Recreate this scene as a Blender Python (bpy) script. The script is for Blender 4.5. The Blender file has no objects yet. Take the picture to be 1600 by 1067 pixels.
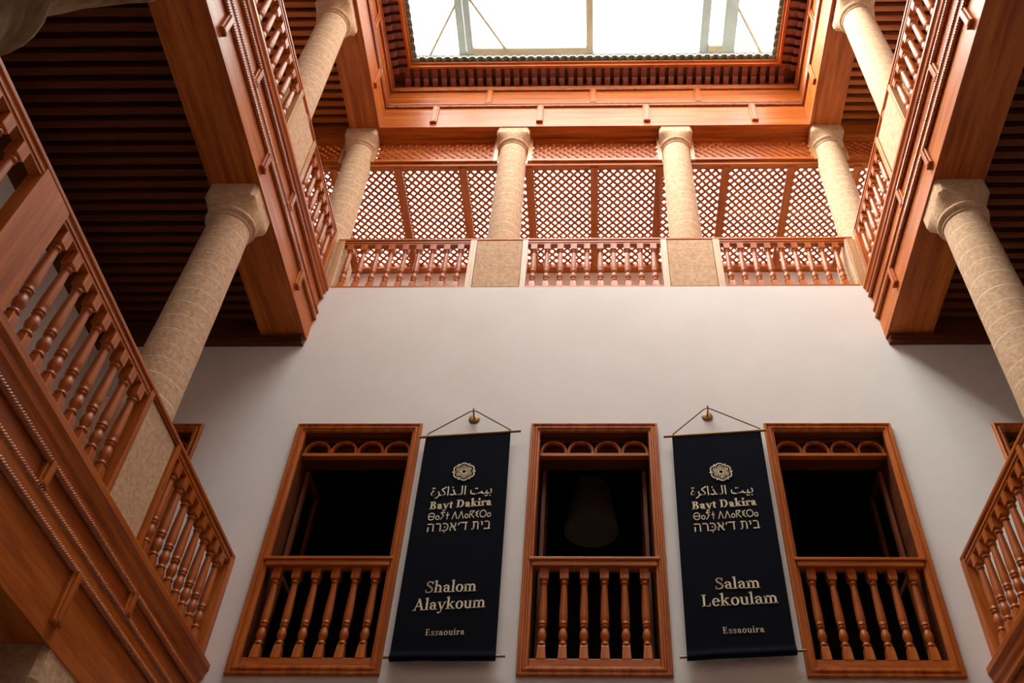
import bpy, bmesh, math, random
from mathutils import Vector, Matrix
random.seed(7)
SC = bpy.context.scene
COL = SC.collection
pi = math.pi

# ------------------------------------------------------------ camera
# the lens of the camera is the origin; x to the side, y towards the banner wall, z up; the ground is 1.6 below
FPX, PITCH, YAW, ROLL, PPX, PPY = 1462.244, 45.148, -1.695, 1.096, 898.116, 595.365
a_, b_, c_ = [math.radians(v) for v in (PITCH, YAW, ROLL)]
fw = Vector((math.sin(b_) * math.cos(a_), math.cos(b_) * math.cos(a_), math.sin(a_)))
rt = Vector((math.cos(b_), -math.sin(b_), 0))
up = rt.cross(fw)
R2 = rt * math.cos(c_) + up * math.sin(c_)
U2 = -rt * math.sin(c_) + up * math.cos(c_)
cam = bpy.data.cameras.new('camera')
cam.sensor_fit = 'HORIZONTAL'; cam.sensor_width = 36; cam.lens = FPX / 1600 * 36
cam.shift_x = -(PPX - 800) / 1600; cam.shift_y = (PPY - 533.5) / 1600
cam.clip_start = 0.02; cam.clip_end = 200
co = bpy.data.objects.new('camera', cam); COL.objects.link(co)
co.matrix_world = Matrix((
    (R2.x, U2.x, -fw.x, 0), (R2.y, U2.y, -fw.y, 0), (R2.z, U2.z, -fw.z, 0), (0, 0, 0, 1)))
SC.camera = co

# ------------------------------------------------------------ sky, daylight, exposure
W = bpy.data.worlds.new('sky'); SC.world = W; W.use_nodes = True
bg = W.node_tree.nodes['Background']
bg.inputs['Color'].default_value = (1.0, 0.985, 0.96, 1); # a bright hazy sky, brighter towards the side where the sun stands
wt = W.node_tree; wc = wt.nodes.new('ShaderNodeTexCoord'); wd = wt.nodes.new('ShaderNodeVectorMath'); wd.operation = 'DOT_PRODUCT'
wd.inputs[1].default_value = (-0.92, -0.1, 0.38); wt.links.new(wc.outputs['Generated'], wd.inputs[0])
wm = wt.nodes.new('ShaderNodeMapRange'); wm.inputs['From Min'].default_value = -0.35; wm.inputs['From Max'].default_value = 0.95
wm.inputs['To Min'].default_value = 1.0; wm.inputs['To Max'].default_value = 3.2
wt.links.new(wd.outputs['Value'], wm.inputs['Value']); wt.links.new(wm.outputs[0], bg.inputs['Strength'])
def portal(name, loc, sx, sy):
    l = bpy.data.lights.new(name, 'AREA'); l.shape = 'RECTANGLE'; l.size = sx; l.size_y = sy
    l.cycles.is_portal = True
    o = bpy.data.objects.new(name, l); COL.objects.link(o); o.location = loc
portal('skylight_daylight', (0, 4.75, 17.2), 7.6, 7.4)
portal('lattice_daylight', (0, 9.2, 13.35), 12.2, 2.3)
# the hazy sun, softened by cloud, slanting in through the skylight from the left
sl = bpy.data.lights.new('sun', 'SUN'); sl.energy = 2.0; sl.angle = math.radians(38); sl.color = (1.0, 0.93, 0.82)
so = bpy.data.objects.new('sun', sl); COL.objects.link(so); so.location = (-6, 3, 22)
so.rotation_euler = Vector((0.72, 0.16, -0.72)).to_track_quat('-Z', 'Y').to_euler()
vs = SC.view_settings
SC.display_settings.display_device = 'sRGB'
vs.view_transform = 'Standard'; vs.look = 'None'; vs.gamma = 1; vs.use_curve_mapping = False
vs.exposure = 2.82
SC.cycles.max_bounces = 8; SC.cycles.diffuse_bounces = 5; SC.cycles.transparent_max_bounces = 16
SC.cycles.caustics_reflective = False; SC.cycles.caustics_refractive = False
SC.cycles.sample_clamp_indirect = 6

# ------------------------------------------------------------ materials
def mat(name):
    m = bpy.data.materials.new(name); m.use_nodes = True
    nt = m.node_tree; return m, nt, nt.nodes['Principled BSDF']
def N(nt, t, **kw):
    n = nt.nodes.new(t)
    for k, v in kw.items(): setattr(n, k, v)
    return n
def ramp(nt, stops):
    r = N(nt, 'ShaderNodeValToRGB'); e = r.color_ramp.elements
    while len(e) < len(stops): e.new(0.5)
    for el, (p, c) in zip(e, stops): el.position = p; el.color = (*c, 1)
    return r
def wood(name, dark, mid, light, axis, rough=0.42, coat=0.25, spec=0.4):
    m, nt, b = mat(name); L = nt.links
    tc = N(nt, 'ShaderNodeTexCoord'); mp = N(nt, 'ShaderNodeMapping')
    s = [9, 9, 9]; s['xyz'.index(axis)] = 0.55
    mp.inputs['Scale'].default_value = s
    L.new(tc.outputs['Object'], mp.inputs['Vector'])
    n1 = N(nt, 'ShaderNodeTexNoise'); n1.inputs['Scale'].default_value = 1.6; n1.inputs['Detail'].default_value = 5; n1.inputs['Distortion'].default_value = 0.5
    L.new(mp.outputs[0], n1.inputs['Vector'])
    r = ramp(nt, [(0.28, dark), (0.5, mid), (0.74, light)]); L.new(n1.outputs['Fac'], r.inputs['Fac'])
    n2 = N(nt, 'ShaderNodeTexNoise'); n2.inputs['Scale'].default_value = 14; n2.inputs['Detail'].default_value = 3
    L.new(mp.outputs[0], n2.inputs['Vector'])
    mx = N(nt, 'ShaderNodeMix', data_type='RGBA', blend_type='MULTIPLY'); mx.inputs['Factor'].default_value = 0.35
    r2 = ramp(nt, [(0.35, (0.55, 0.5, 0.45)), (0.6, (1, 1, 1))]); L.new(n2.outputs['Fac'], r2.inputs['Fac'])
    L.new(r.outputs[0], mx.inputs['A']); L.new(r2.outputs[0], mx.inputs['B'])
    L.new(mx.outputs['Result'], b.inputs['Base Color'])
    b.inputs['Roughness'].default_value = rough; b.inputs['Coat Weight'].default_value = coat; b.inputs['Coat Roughness'].default_value = 0.25
    b.inputs['Specular IOR Level'].default_value = spec
    bp = N(nt, 'ShaderNodeBump'); bp.inputs['Strength'].default_value = 0.08; bp.inputs['Distance'].default_value = 0.01
    L.new(n2.outputs['Fac'], bp.inputs['Height']); L.new(bp.outputs[0], b.inputs['Normal'])
    return m
CED = ((0.27, 0.053, 0.007), (0.44, 0.108, 0.015), (0.56, 0.17, 0.031))
WX = wood('cedar along x', *CED, 'x', 0.45, 0.12, 0.25); WY = wood('cedar along y', *CED, 'y', 0.42, 0.13, 0.22); WZ = wood('cedar along z', *CED, 'z', 0.42, 0.1, 0.25)
WR = wood('polished rope moulding', *CED, 'y', 0.22, 0.5, 0.5)
DRK = ((0.08, 0.019, 0.006), (0.125, 0.032, 0.010), (0.165, 0.046, 0.015))  # dark cedar whose tone also holds shade of ceilings, casements and transom undersides
DX = wood('dark shaded cedar along x', *DRK, 'x', 0.55, 0.0, 0.2); DY = wood('dark cedar along y', *DRK, 'y', 0.55, 0.0, 0.2)
DZ = wood('shaded cedar along z', *DRK, 'z', 0.55, 0.0, 0.2)
MAUVE = wood('stained cornice wood', (0.12, 0.035, 0.022), (0.19, 0.055, 0.035), (0.25, 0.08, 0.055), 'y', 0.5, 0.1)
PALE = wood('pale cedar', (0.40, 0.19, 0.075), (0.52, 0.27, 0.11), (0.6, 0.34, 0.16), 'z')

def noisy(name, c1, c2, scale, rough, bump=0.15, detail=6, dist=0.02, stretch=(1, 1, 1)):
    m, nt, b = mat(name); L = nt.links
    tc = N(nt, 'ShaderNodeTexCoord'); mp = N(nt, 'ShaderNodeMapping'); mp.inputs['Scale'].default_value = stretch
    L.new(tc.outputs['Object'], mp.inputs['Vector'])
    n = N(nt, 'ShaderNodeTexNoise'); n.inputs['Scale'].default_value = scale; n.inputs['Detail'].default_value = detail; n.inputs['Roughness'].default_value = 0.65
    L.new(mp.outputs[0], n.inputs['Vector'])
    r = ramp(nt, [(0.3, c1), (0.7, c2)]); L.new(n.outputs['Fac'], r.inputs['Fac']); L.new(r.outputs[0], b.inputs['Base Color'])
    b.inputs['Roughness'].default_value = rough; b.inputs['Specular IOR Level'].default_value = 0.25
    bp = N(nt, 'ShaderNodeBump'); bp.inputs['Strength'].default_value = bump; bp.inputs['Distance'].default_value = dist
    L.new(n.outputs['Fac'], bp.inputs['Height']); L.new(bp.outputs[0], b.inputs['Normal'])
    return m
PLASTER = noisy('white plaster', (0.72, 0.685, 0.665), (0.77, 0.74, 0.72), 1.3, 0.9, 0.05)
STONE = noisy('sandstone', (0.45, 0.262, 0.15), (0.67, 0.46, 0.30), 24, 0.9, 0.6, 9, 0.012)
ROUGH = noisy('rough sandstone', (0.36, 0.19, 0.09), (0.74, 0.47, 0.26), 6, 0.95, 1.0, 10, 0.12, (1, 1, 2.2))
FLOORM = noisy('grey floor tile', (0.36, 0.32, 0.28), (0.44, 0.39, 0.35), 2, 0.5, 0.03)
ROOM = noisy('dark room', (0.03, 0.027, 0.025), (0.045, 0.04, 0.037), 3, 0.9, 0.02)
SHADE = noisy('grey lamp shade', (0.3, 0.29, 0.28), (0.4, 0.39, 0.37), 9, 0.8, 0.05)
CLOTH = noisy('navy cloth', (0.004, 0.005, 0.009), (0.008, 0.009, 0.015), 160, 0.9, 0.15, 3, 0.002)
CLOTH.node_tree.nodes['Principled BSDF'].inputs['Specular IOR Level'].default_value = 0.04
LETTER = noisy('gold print', (0.74, 0.63, 0.44), (0.84, 0.74, 0.54), 90, 0.7, 0.05)
BRASS = noisy('aged brass', (0.2, 0.11, 0.035), (0.3, 0.17, 0.06), 30, 0.4, 0.1); BRASS.node_tree.nodes['Principled BSDF'].inputs['Metallic'].default_value = 0.6
CORD = noisy('brown cord', (0.16, 0.09, 0.045), (0.25, 0.15, 0.08), 200, 0.8, 0.2)
TILE = noisy('green glazed tile', (0.22, 0.27, 0.21), (0.46, 0.51, 0.43), 12, 0.3, 0.1)
METAL = noisy('grey painted metal', (0.17, 0.166, 0.157), (0.21, 0.205, 0.195), 3, 0.5, 0.05)
RUST = noisy('primed metal', (0.2, 0.14, 0.09), (0.26, 0.18, 0.12), 4, 0.6, 0.05)

def shaft_mat(name, base):
    """sandstone drums with pale mortar joints at uneven heights"""
    m = base.copy(); m.name = name; nt = m.node_tree; L = nt.links; b = nt.nodes['Principled BSDF']
    src = b.inputs['Base Color'].links[0].from_socket
    tc = N(nt, 'ShaderNodeTexCoord'); sx = N(nt, 'ShaderNodeSeparateXYZ'); L.new(tc.outputs['Object'], sx.inputs[0])
    nz = N(nt, 'ShaderNodeTexNoise'); nz.inputs['Scale'].default_value = 0.9; L.new(tc.outputs['Object'], nz.inputs['Vector'])
    ad = N(nt, 'ShaderNodeMath', operation='MULTIPLY_ADD'); ad.inputs[1].default_value = 0.22
    L.new(nz.outputs['Fac'], ad.inputs[0]); L.new(sx.outputs['Z'], ad.inputs[2])
    md = N(nt, 'ShaderNodeMath', operation='PINGPONG'); md.inputs[1].default_value = 0.1; L.new(ad.outputs[0], md.inputs[0])
    lt = N(nt, 'ShaderNodeMath', operation='LESS_THAN'); lt.inputs[1].default_value = 0.0055; L.new(md.outputs[0], lt.inputs[0])
    n3 = N(nt, 'ShaderNodeTexNoise'); n3.inputs['Scale'].default_value = 2.2; L.new(tc.outputs['Object'], n3.inputs['Vector'])
    gt = N(nt, 'ShaderNodeMapRange'); gt.inputs['From Min'].default_value = 0.35; gt.inputs['From Max'].default_value = 0.6; gt.inputs['To Min'].default_value = 0.2; gt.inputs['To Max'].default_value = 0.95
    L.new(n3.outputs['Fac'], gt.inputs['Value'])
    mu = N(nt, 'ShaderNodeMath', operation='MULTIPLY'); L.new(lt.outputs[0], mu.inputs[0]); L.new(gt.outputs[0], mu.inputs[1])
    mx = N(nt, 'ShaderNodeMix', data_type='RGBA'); mx.inputs['B'].default_value = (0.78, 0.66, 0.5, 1)
    L.new(mu.outputs[0], mx.inputs['Factor']); L.new(src, mx.inputs['A']); L.new(mx.outputs['Result'], b.inputs['Base Color'])
    return m
DRUM = shaft_mat('jointed sandstone', STONE)

def glass_mat():
    m = bpy.data.materials.new('skylight glass'); m.use_nodes = True; nt = m.node_tree; nt.nodes.clear()
    o = N(nt, 'ShaderNodeOutputMaterial'); t = N(nt, 'ShaderNodeBsdfTransparent'); t.inputs[0].default_value = (0.95, 0.97, 0.96, 1)
    g = N(nt, 'ShaderNodeBsdfGlossy'); g.inputs['Roughness'].default_value = 0.05
    x = N(nt, 'ShaderNodeMixShader'); x.inputs[0].default_value = 0.05
    nt.links.new(t.outputs[0], x.inputs[1]); nt.links.new(g.outputs[0], x.inputs[2]); nt.links.new(x.outputs[0], o.inputs[0])
    return m
GLASS = glass_mat()

# ------------------------------------------------------------ mesh building helpers
class MB:
    def __init__(s): s.v = []; s.f = []; s.sm = []
    def add(s, vs, fs, smooth=False):
        n = len(s.v); s.v += [tuple(v) for v in vs]
        s.f += [tuple(i + n for i in f) for f in fs]; s.sm += [smooth] * len(fs)
        return s
    def box(s, x0, x1, y0, y1, z0, z1, ch=0.0):
        x0, x1 = min(x0, x1), max(x0, x1); y0, y1 = min(y0, y1), max(y0, y1); z0, z1 = min(z0, z1), max(z0, z1)
        if ch <= 0:
            return s.add([(x0, y0, z0), (x1, y0, z0), (x1, y1, z0), (x0, y1, z0), (x0, y0, z1), (x1, y0, z1), (x1, y1, z1), (x0, y1, z1)],
                         [(0, 3, 2, 1), (4, 5, 6, 7), (0, 1, 5, 4), (1, 2, 6, 5), (2, 3, 7, 6), (3, 0, 4, 7)])
        bm = bmesh.new(); bmesh.ops.create_cube(bm, size=1)
        for v in bm.verts: v.co = Vector(((x0 + x1) / 2 + v.co.x * (x1 - x0), (y0 + y1) / 2 + v.co.y * (y1 - y0), (z0 + z1) / 2 + v.co.z * (z1 - z0)))
        bmesh.ops.bevel(bm, geom=bm.edges[:], offset=ch, segments=2, affect='EDGES', profile=0.5)
        bm.verts.index_update()
        s.add([v.co for v in bm.verts], [[v.index for v in f.verts] for f in bm.faces]); bm.free(); return s
    def lathe(s, prof, n=24, c=(0, 0), smooth=True):
        """prof: (radius, z) from bottom to top"""
        vs = []; fs = []
        for r, z in prof:
            for i in range(n):
                a = 2 * pi * i / n; vs.append((c[0] + r * math.cos(a), c[1] + r * math.sin(a), z))
        for k in range(len(prof) - 1):
            for i in range(n):
                j = (i + 1) % n; fs.append((k * n + i, k * n + j, (k + 1) * n + j, (k + 1) * n + i))
        s.add(vs, fs, smooth)
        m = len(prof) - 1
        s.add(vs[:n], [tuple(range(n))[::-1]]); s.add(vs[m * n:], [tuple(range(n))]); return s
    def loft(s, rings, smooth=False, caps=True):
        n = len(rings[0]); vs = [p for r in rings for p in r]; fs = []
        for k in range(len(rings) - 1):
            for i in range(n):
                j = (i + 1) % n; fs.append((k * n + i, k * n + j, (k + 1) * n + j, (k + 1) * n + i))
        s.add(vs, fs, smooth)
        if caps: s.add(rings[0], [tuple(range(n))[::-1]]); s.add(rings[-1], [tuple(range(n))])
        return s
    def tube(s, pts, r, n=8):
        P = [Vector(p) for p in pts]; rings = []
        for i, p in enumerate(P):
            d = (P[min(i + 1, len(P) - 1)] - P[max(i - 1, 0)]).normalized()
            q = Vector((0, 0, 1)) if abs(d.z) < 0.9 else Vector((1, 0, 0))
            u = d.cross(q).normalized(); w = u.cross(d)
            rings.append([p + u * r * math.cos(2 * pi * k / n) + w * r * math.sin(2 * pi * k / n) for k in range(n)])
        return s.loft(rings, True)
    def bar(s, p, q, w, h, nrm):
        """rectangular bar from p to q, w wide across, h thick along nrm"""
        p, q, nrm = Vector(p), Vector(q), Vector(nrm); d = (q - p).normalized(); u = d.cross(nrm).normalized() * w / 2; n = nrm * h / 2
        return s.loft([[p - u - n, p + u - n, p + u + n, p - u + n], [q - u - n, q + u - n, q + u + n, q - u + n]])
    def prism(s, poly, axis, t0, t1):
        """poly of 2-D points extruded along axis; 'x': (y, z), 'y': (x, z), 'z': (x, y)"""
        def P(a, t): return {'x': (t, a[0], a[1]), 'y': (a[0], t, a[1]), 'z': (a[0], a[1], t)}[axis]
        return s.loft([[P(a, t0) for a in poly], [P(a, t1) for a in poly]])
    def rope(s, p, q, r=0.016, pitch=0.084, lobes=3):
        """twisted rope moulding from p to q"""
        p, q = Vector(p), Vector(q); d = q - p; L = d.length; d.normalize()
        w0 = Vector((0, 0, 1)); u0 = d.cross(w0).normalized()
        m = max(2, int(L / (pitch / 12))); n = 12; rings = []
        for k in range(m + 1):
            t = L * k / m; ph = 2 * pi * t / pitch
            ring = []
            for i in range(n):
                a = 2 * pi * i / n; rr = r * (1 + 0.36 * math.cos(lobes * (a - ph / 1.0)))
                ring.append(p + d * t + u0 * rr * math.cos(a) + w0 * rr * math.sin(a))
            rings.append(ring)
        return s.loft(rings, True)
    def mesh(s, name):
        m = bpy.data.meshes.new(name); m.from_pydata(s.v, [], s.f); m.polygons.foreach_set('use_smooth', s.sm); m.update()
        bm = bmesh.new(); bm.from_mesh(m); bmesh.ops.recalc_face_normals(bm, faces=bm.faces[:]); bm.to_mesh(m); bm.free()
        return m

def obj(name, mb, m, parent=None, label=None):
    """links one mesh object; its vertices are given in world space"""
    me = mb.mesh(name) if isinstance(mb, MB) else mb
    if not me.materials: me.materials.append(m)
    o = bpy.data.objects.new(name, me); COL.objects.link(o)
    if parent is not None:
        o.parent = parent
        base = Vector((0, 0, 0)); q = parent
        while q is not None: base += q.location; q = q.parent
        o.location = -base
    if label: o['label'] = label
    return o
def tag(o, label, cat, group=None, kind=None):
    o['label'] = label; o['category'] = cat
    if group: o['group'] = group
    if kind: o['kind'] = kind
    return o
def thing(name, label, cat, loc=(0, 0, 0), group=None, kind='thing'):
    o = bpy.data.objects.new(name, None); COL.objects.link(o); o.empty_display_size = 0.1; o.location = loc
    return tag(o, label, cat, group, kind)
def struct(name, mb, m, parent=None):
    o = obj(name, mb, m, parent)
    if parent is None: o['kind'] = 'structure'
    return o
def copy_tree(o, loc=None, parent=None):
    c = o.copy(); COL.objects.link(c)
    if parent is not None: c.parent = parent
    if loc is not None: c.location = loc
    for ch in list(o.children): copy_tree(ch, None, c)
    return c

# ------------------------------------------------------------ the place, main measures
HX = 3.6            # half width of the court between the gallery fronts
YN, YF = 1.2, 7.8   # near gallery front and banner wall
OX = 6.15           # outer walls of the side galleries
GR = -1.6           # ground
F1, F2, T3 = 4.21, 9.62, 13.745   # tops of the first and second gallery fronts, underside of the top beams

# ------------------------------------------------------------ setting
fl = MB().box(-OX - 0.3, OX + 0.3, -3.0, 11.6, GR - 0.2, GR); struct('floor', fl, FLOORM)
WIN_C = [(-5.14, 5), (-2.645, 1), (-0.003, 2), (2.6, 3), (5.14, 4)]
WB, WT, WHW = 4.075, 7.135, 0.705      # window casing: bottom, top, half width
def wall_with_holes(x0, x1, y0, y1, z0, z1, holes):
    mb = MB(); xs = sorted([x0, x1] + [h for H in holes for h in H[:2]])
    hz0, hz1 = holes[0][2], holes[0][3]
    mb.box(x0, x1, y0, y1, z0, hz0); mb.box(x0, x1, y0, y1, hz1, z1)
    for i in range(0, len(xs), 2): mb.box(xs[i], xs[i + 1], y0, y1, hz0, hz1)
    return mb
hol = [(c - 0.625, c + 0.625, WB + 0.1, WT - 0.08) for c, k in WIN_C]
struct('wall_far', wall_with_holes(-OX, OX, YF, YF + 0.42, GR, F2 - 0.02, hol), PLASTER)
struct('wall_left', MB().box(-OX - 0.3, -OX, -3.0, 11.6, GR, 14.3), PLASTER)
struct('wall_right', MB().box(OX, OX + 0.3, -3.0, 11.6, GR, 14.3), PLASTER)
struct('wall_near', MB().box(-OX, OX, -3.3, -3.0, GR, 14.3), PLASTER)
struct('wall_upper_far', MB().box(-OX, OX, 10.2, 10.45, 9.4, 12.97), PLASTER)
# the dark room behind the windows
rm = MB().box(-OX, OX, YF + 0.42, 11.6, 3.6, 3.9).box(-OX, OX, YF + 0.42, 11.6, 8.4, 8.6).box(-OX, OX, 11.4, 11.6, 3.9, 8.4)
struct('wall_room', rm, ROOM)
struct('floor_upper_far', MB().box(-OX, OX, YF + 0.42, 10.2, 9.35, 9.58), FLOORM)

# side galleries: floors and joisted ceilings
def gallery_ceiling(name, sx, zb, zt, y0, y1, xin, pitch, m, mj):
    c = struct(name, MB().box(sx * xin, sx * OX, y0, y1, zt, zt + 0.12), m)
    n = int((y1 - 0.1 - y0) / pitch); pr = None
    for i in range(n):
        y = y1 - 0.16 - pitch * i
        if pr is None:
            pr = obj('joist', MB().box(sx * xin, sx * OX, y - 0.04, y + 0.04, zb, zt), mj, c)
        else:
            d = pr.copy(); COL.objects.link(d); d.location.y -= pitch * i
for sx, sd in ((-1, 'left'), (1, 'right')):
    struct('floor_gallery_' + sd, MB().box(sx * (HX + 0.55), sx * OX, -3.0, YF, 3.5, F1), FLOORM)
    struct('floor_upper_' + sd, MB().box(sx * (HX + 0.55), sx * OX, -3.0, YF, 9.1, F2 - 0.02), FLOORM)
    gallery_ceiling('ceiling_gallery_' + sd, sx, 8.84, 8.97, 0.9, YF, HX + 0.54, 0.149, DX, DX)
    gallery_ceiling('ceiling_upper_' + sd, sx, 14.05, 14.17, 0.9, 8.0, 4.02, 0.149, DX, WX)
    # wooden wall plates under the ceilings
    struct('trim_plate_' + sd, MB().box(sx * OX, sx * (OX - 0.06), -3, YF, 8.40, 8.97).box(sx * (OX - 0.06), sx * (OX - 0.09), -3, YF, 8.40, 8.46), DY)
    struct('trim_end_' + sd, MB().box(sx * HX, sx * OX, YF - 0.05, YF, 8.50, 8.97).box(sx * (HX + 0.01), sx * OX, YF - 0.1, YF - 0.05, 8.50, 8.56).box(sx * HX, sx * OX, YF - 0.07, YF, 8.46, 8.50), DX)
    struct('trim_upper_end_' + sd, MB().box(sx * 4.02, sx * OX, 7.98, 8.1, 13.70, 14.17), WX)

# near gallery above and behind the camera, closed off
struct('wall_near_front', MB().box(-HX, HX, YN - 0.5, YN, 3.1, F1).box(-HX, HX, YN - 0.5, YN, T3, 15.0), WX)
struct('wall_near_bounce', MB().box(-HX, HX, YN - 0.2, YN, F1 + 0.01, F2), PLASTER)  # unseen wall added so its plaster bounces daylight onto the far wall
struct('ceiling_near', MB().box(-HX - 0.5, HX + 0.5, -3, YN - 0.5, 3.7, 3.9).box(-HX - 0.5, HX + 0.5, -3, YN - 0.5, 8.9, 9.2).box(-HX - 0.5, HX + 0.5, -3, YN - 0.5, 14.1, 14.3), DX)

# ------------------------------------------------------------ panelled gallery fronts
def front(name, label, sx, zb, zr, zm, zu, zt, xin, xout, y0, y1, lows, ups, moulded_end=True, group=None):
    """a panelled beam along y on side sx: zb bottom, zr..zm the middle rope band, zu..zt the crowning moulding"""
    t = thing(name, label, 'beam', (sx * xin, y1, zb), group)
    obj('beam_body', MB().box(sx * (xin + 0.02), sx * xout, y0, y1, zb, zt - 0.01), WY, t)
    obj('lower_panel', MB().box(sx * xin, sx * (xin + 0.02), y0, y1, zb - 0.015, zr), WY, t)
    obj('upper_panel', MB().box(sx * xin, sx * (xin + 0.02), y0, y1, zm, zu), WY, t)
    b = zm - zr
    obj('middle_rail', MB().box(sx * (xin - 0.025), sx * (xin + 0.02), y0, y1, zr + b * 0.2, zm - b * 0.2), WY, t)
    for z in (zr + b * 0.12, zm - b * 0.12):
        obj('rope_moulding', MB().rope((sx * (xin - 0.016), y0, z), (sx * (xin - 0.016), y1, z), 0.024), WR, t)
    cr = MB(); h = zt - zu; x = lambda d: sx * (xin - d)
    cr.prism([(x(-0.02), zu), (x(0.02), zu), (x(0.025), zu + h * .3), (x(0.045), zu + h * .36), (x(0.05), zu + h * .55), (x(0.075), zu + h * .68), (x(0.075), zu + h * .88), (x(0.05), zt), (x(-0.02), zt)], 'y', y0, y1)
    obj('crown_moulding', cr, WY, t)
    obj('rope_moulding', MB().rope((sx * (xin - 0.02), y0, zu - 0.012), (sx * (xin - 0.02), y1, zu - 0.012), 0.024), WR, t)
    def batten(y, z0, z1):
        mb = MB().box(x(-0.005), x(0.03), y - 0.055, y + 0.055, z0, z1, 0.006).box(x(0.025), x(0.05), y - 0.03, y + 0.03, z0 + 0.01, z1, 0.006)
        for s in (-1, 1): mb.rope((x(0.034), y + s * 0.045, z0 + 0.01), (x(0.034), y + s * 0.045, z1), 0.012, 0.06)
        mb.rope((x(0.034), y - 0.05, z0 + 0.006), (x(0.034), y + 0.05, z0 + 0.006), 0.012, 0.06)
        return mb
    pl = None
    for (yy, z0, z1) in [(y, zb + 0.10, zr + 0.02) for y in lows] + [(y, zm + 0.0, zu - 0.005) for y in ups]:
        obj('batten', batten(yy, z0, z1), WZ, t)
    return t
LOW = [2.3, 3.9, 5.43, 7.04]; UPP = [3.1, 4.66, 6.21]
for sx, sd in ((-1, 'left'), (1, 'right')):
    front('panelled_beam', f'lower panelled wooden gallery front on the {sd} with rope mouldings, under the first-floor balusters', sx, 3.1, 3.57, 3.74, 3.94, F1, 3.58, 4.14, YN, YF, LOW, UPP)
    front('panelled_beam', f'panelled wooden gallery front high on the {sd}, resting on the thick stone column', sx, 8.585, 8.95, 9.12, 9.40, F2, 3.58, 4.14, YN, YF, LOW, UPP)
    front('panelled_beam', f'topmost panelled wooden beam on the {sd}, under the cornice of the skylight', sx, T3, 14.34, 14.45, 14.93, 15.0, 3.5, 4.0, YN, YF + 0.30, [3.9, 5.5, 7.12], [3.1, 4.85, 6.45])
# the far top beam, along x
t = thing('panelled_beam', 'topmost panelled wooden beam facing the camera, on four stone columns', 'beam', (0, YF, T3))
obj('beam_body', MB().box(-3.5, 3.5, YF + 0.02, YF + 0.30, T3, 15.0), WX, t)
struct('trim_upper_corner_left', MB().box(-OX, -4.0, YF + 0.2, YF + 0.3, T3, 14.4), WX)
struct('trim_upper_corner_right', MB().box(4.0, OX, YF + 0.2, YF + 0.3, T3, 14.4), WX)
obj('lower_panel', MB().box(-3.5, 3.5, YF, YF + 0.02, T3 - 0.012, 14.34), WX, t)
obj('upper_panel', MB().box(-3.5, 3.5, YF, YF + 0.02, 14.45, 14.93), WX, t)
obj('middle_rail', MB().box(-3.5, 3.5, YF - 0.025, YF + 0.02, 14.37, 14.42), WX, t)
obj('crown_moulding', MB().prism([(YF + 0.02, 14.93), (YF - 0.03, 14.93), (YF - 0.05, 14.97), (YF - 0.05, 15.0), (YF + 0.02, 15.0)], 'x', -3.5, 3.5), WX, t)
for z in (14.36, 14.43, 14.92): obj('rope_moulding', MB().rope((-3.5, YF - 0.016, z), (3.5, YF - 0.016, z), 0.022), WR, t)
def batten_x(xc, z0, z1):
    mb = MB().box(xc - 0.055, xc + 0.055, YF - 0.03, YF + 0.005, z0, z1, 0.006).box(xc - 0.028, xc + 0.028, YF - 0.048, YF - 0.02, z0 + 0.01, z1, 0.006)
    for s in (-1, 1): mb.rope((xc + s * 0.045, YF - 0.034, z0 + 0.01), (xc + s * 0.045, YF - 0.034, z1), 0.012, 0.06)
    return mb.rope((xc - 0.05, YF - 0.034, z0 + 0.006), (xc + 0.05, YF - 0.034, z0 + 0.006), 0.012, 0.06)
for xc in (-2.64, -0.89, 0.87, 2.63): obj('batten', batten_x(xc, T3 + 0.1, 14.35), WZ, t)
for xc in (-1.78, -0.01, 1.76): obj('batten', batten_x(xc, 14.45, 14.92), WZ, t)

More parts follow.
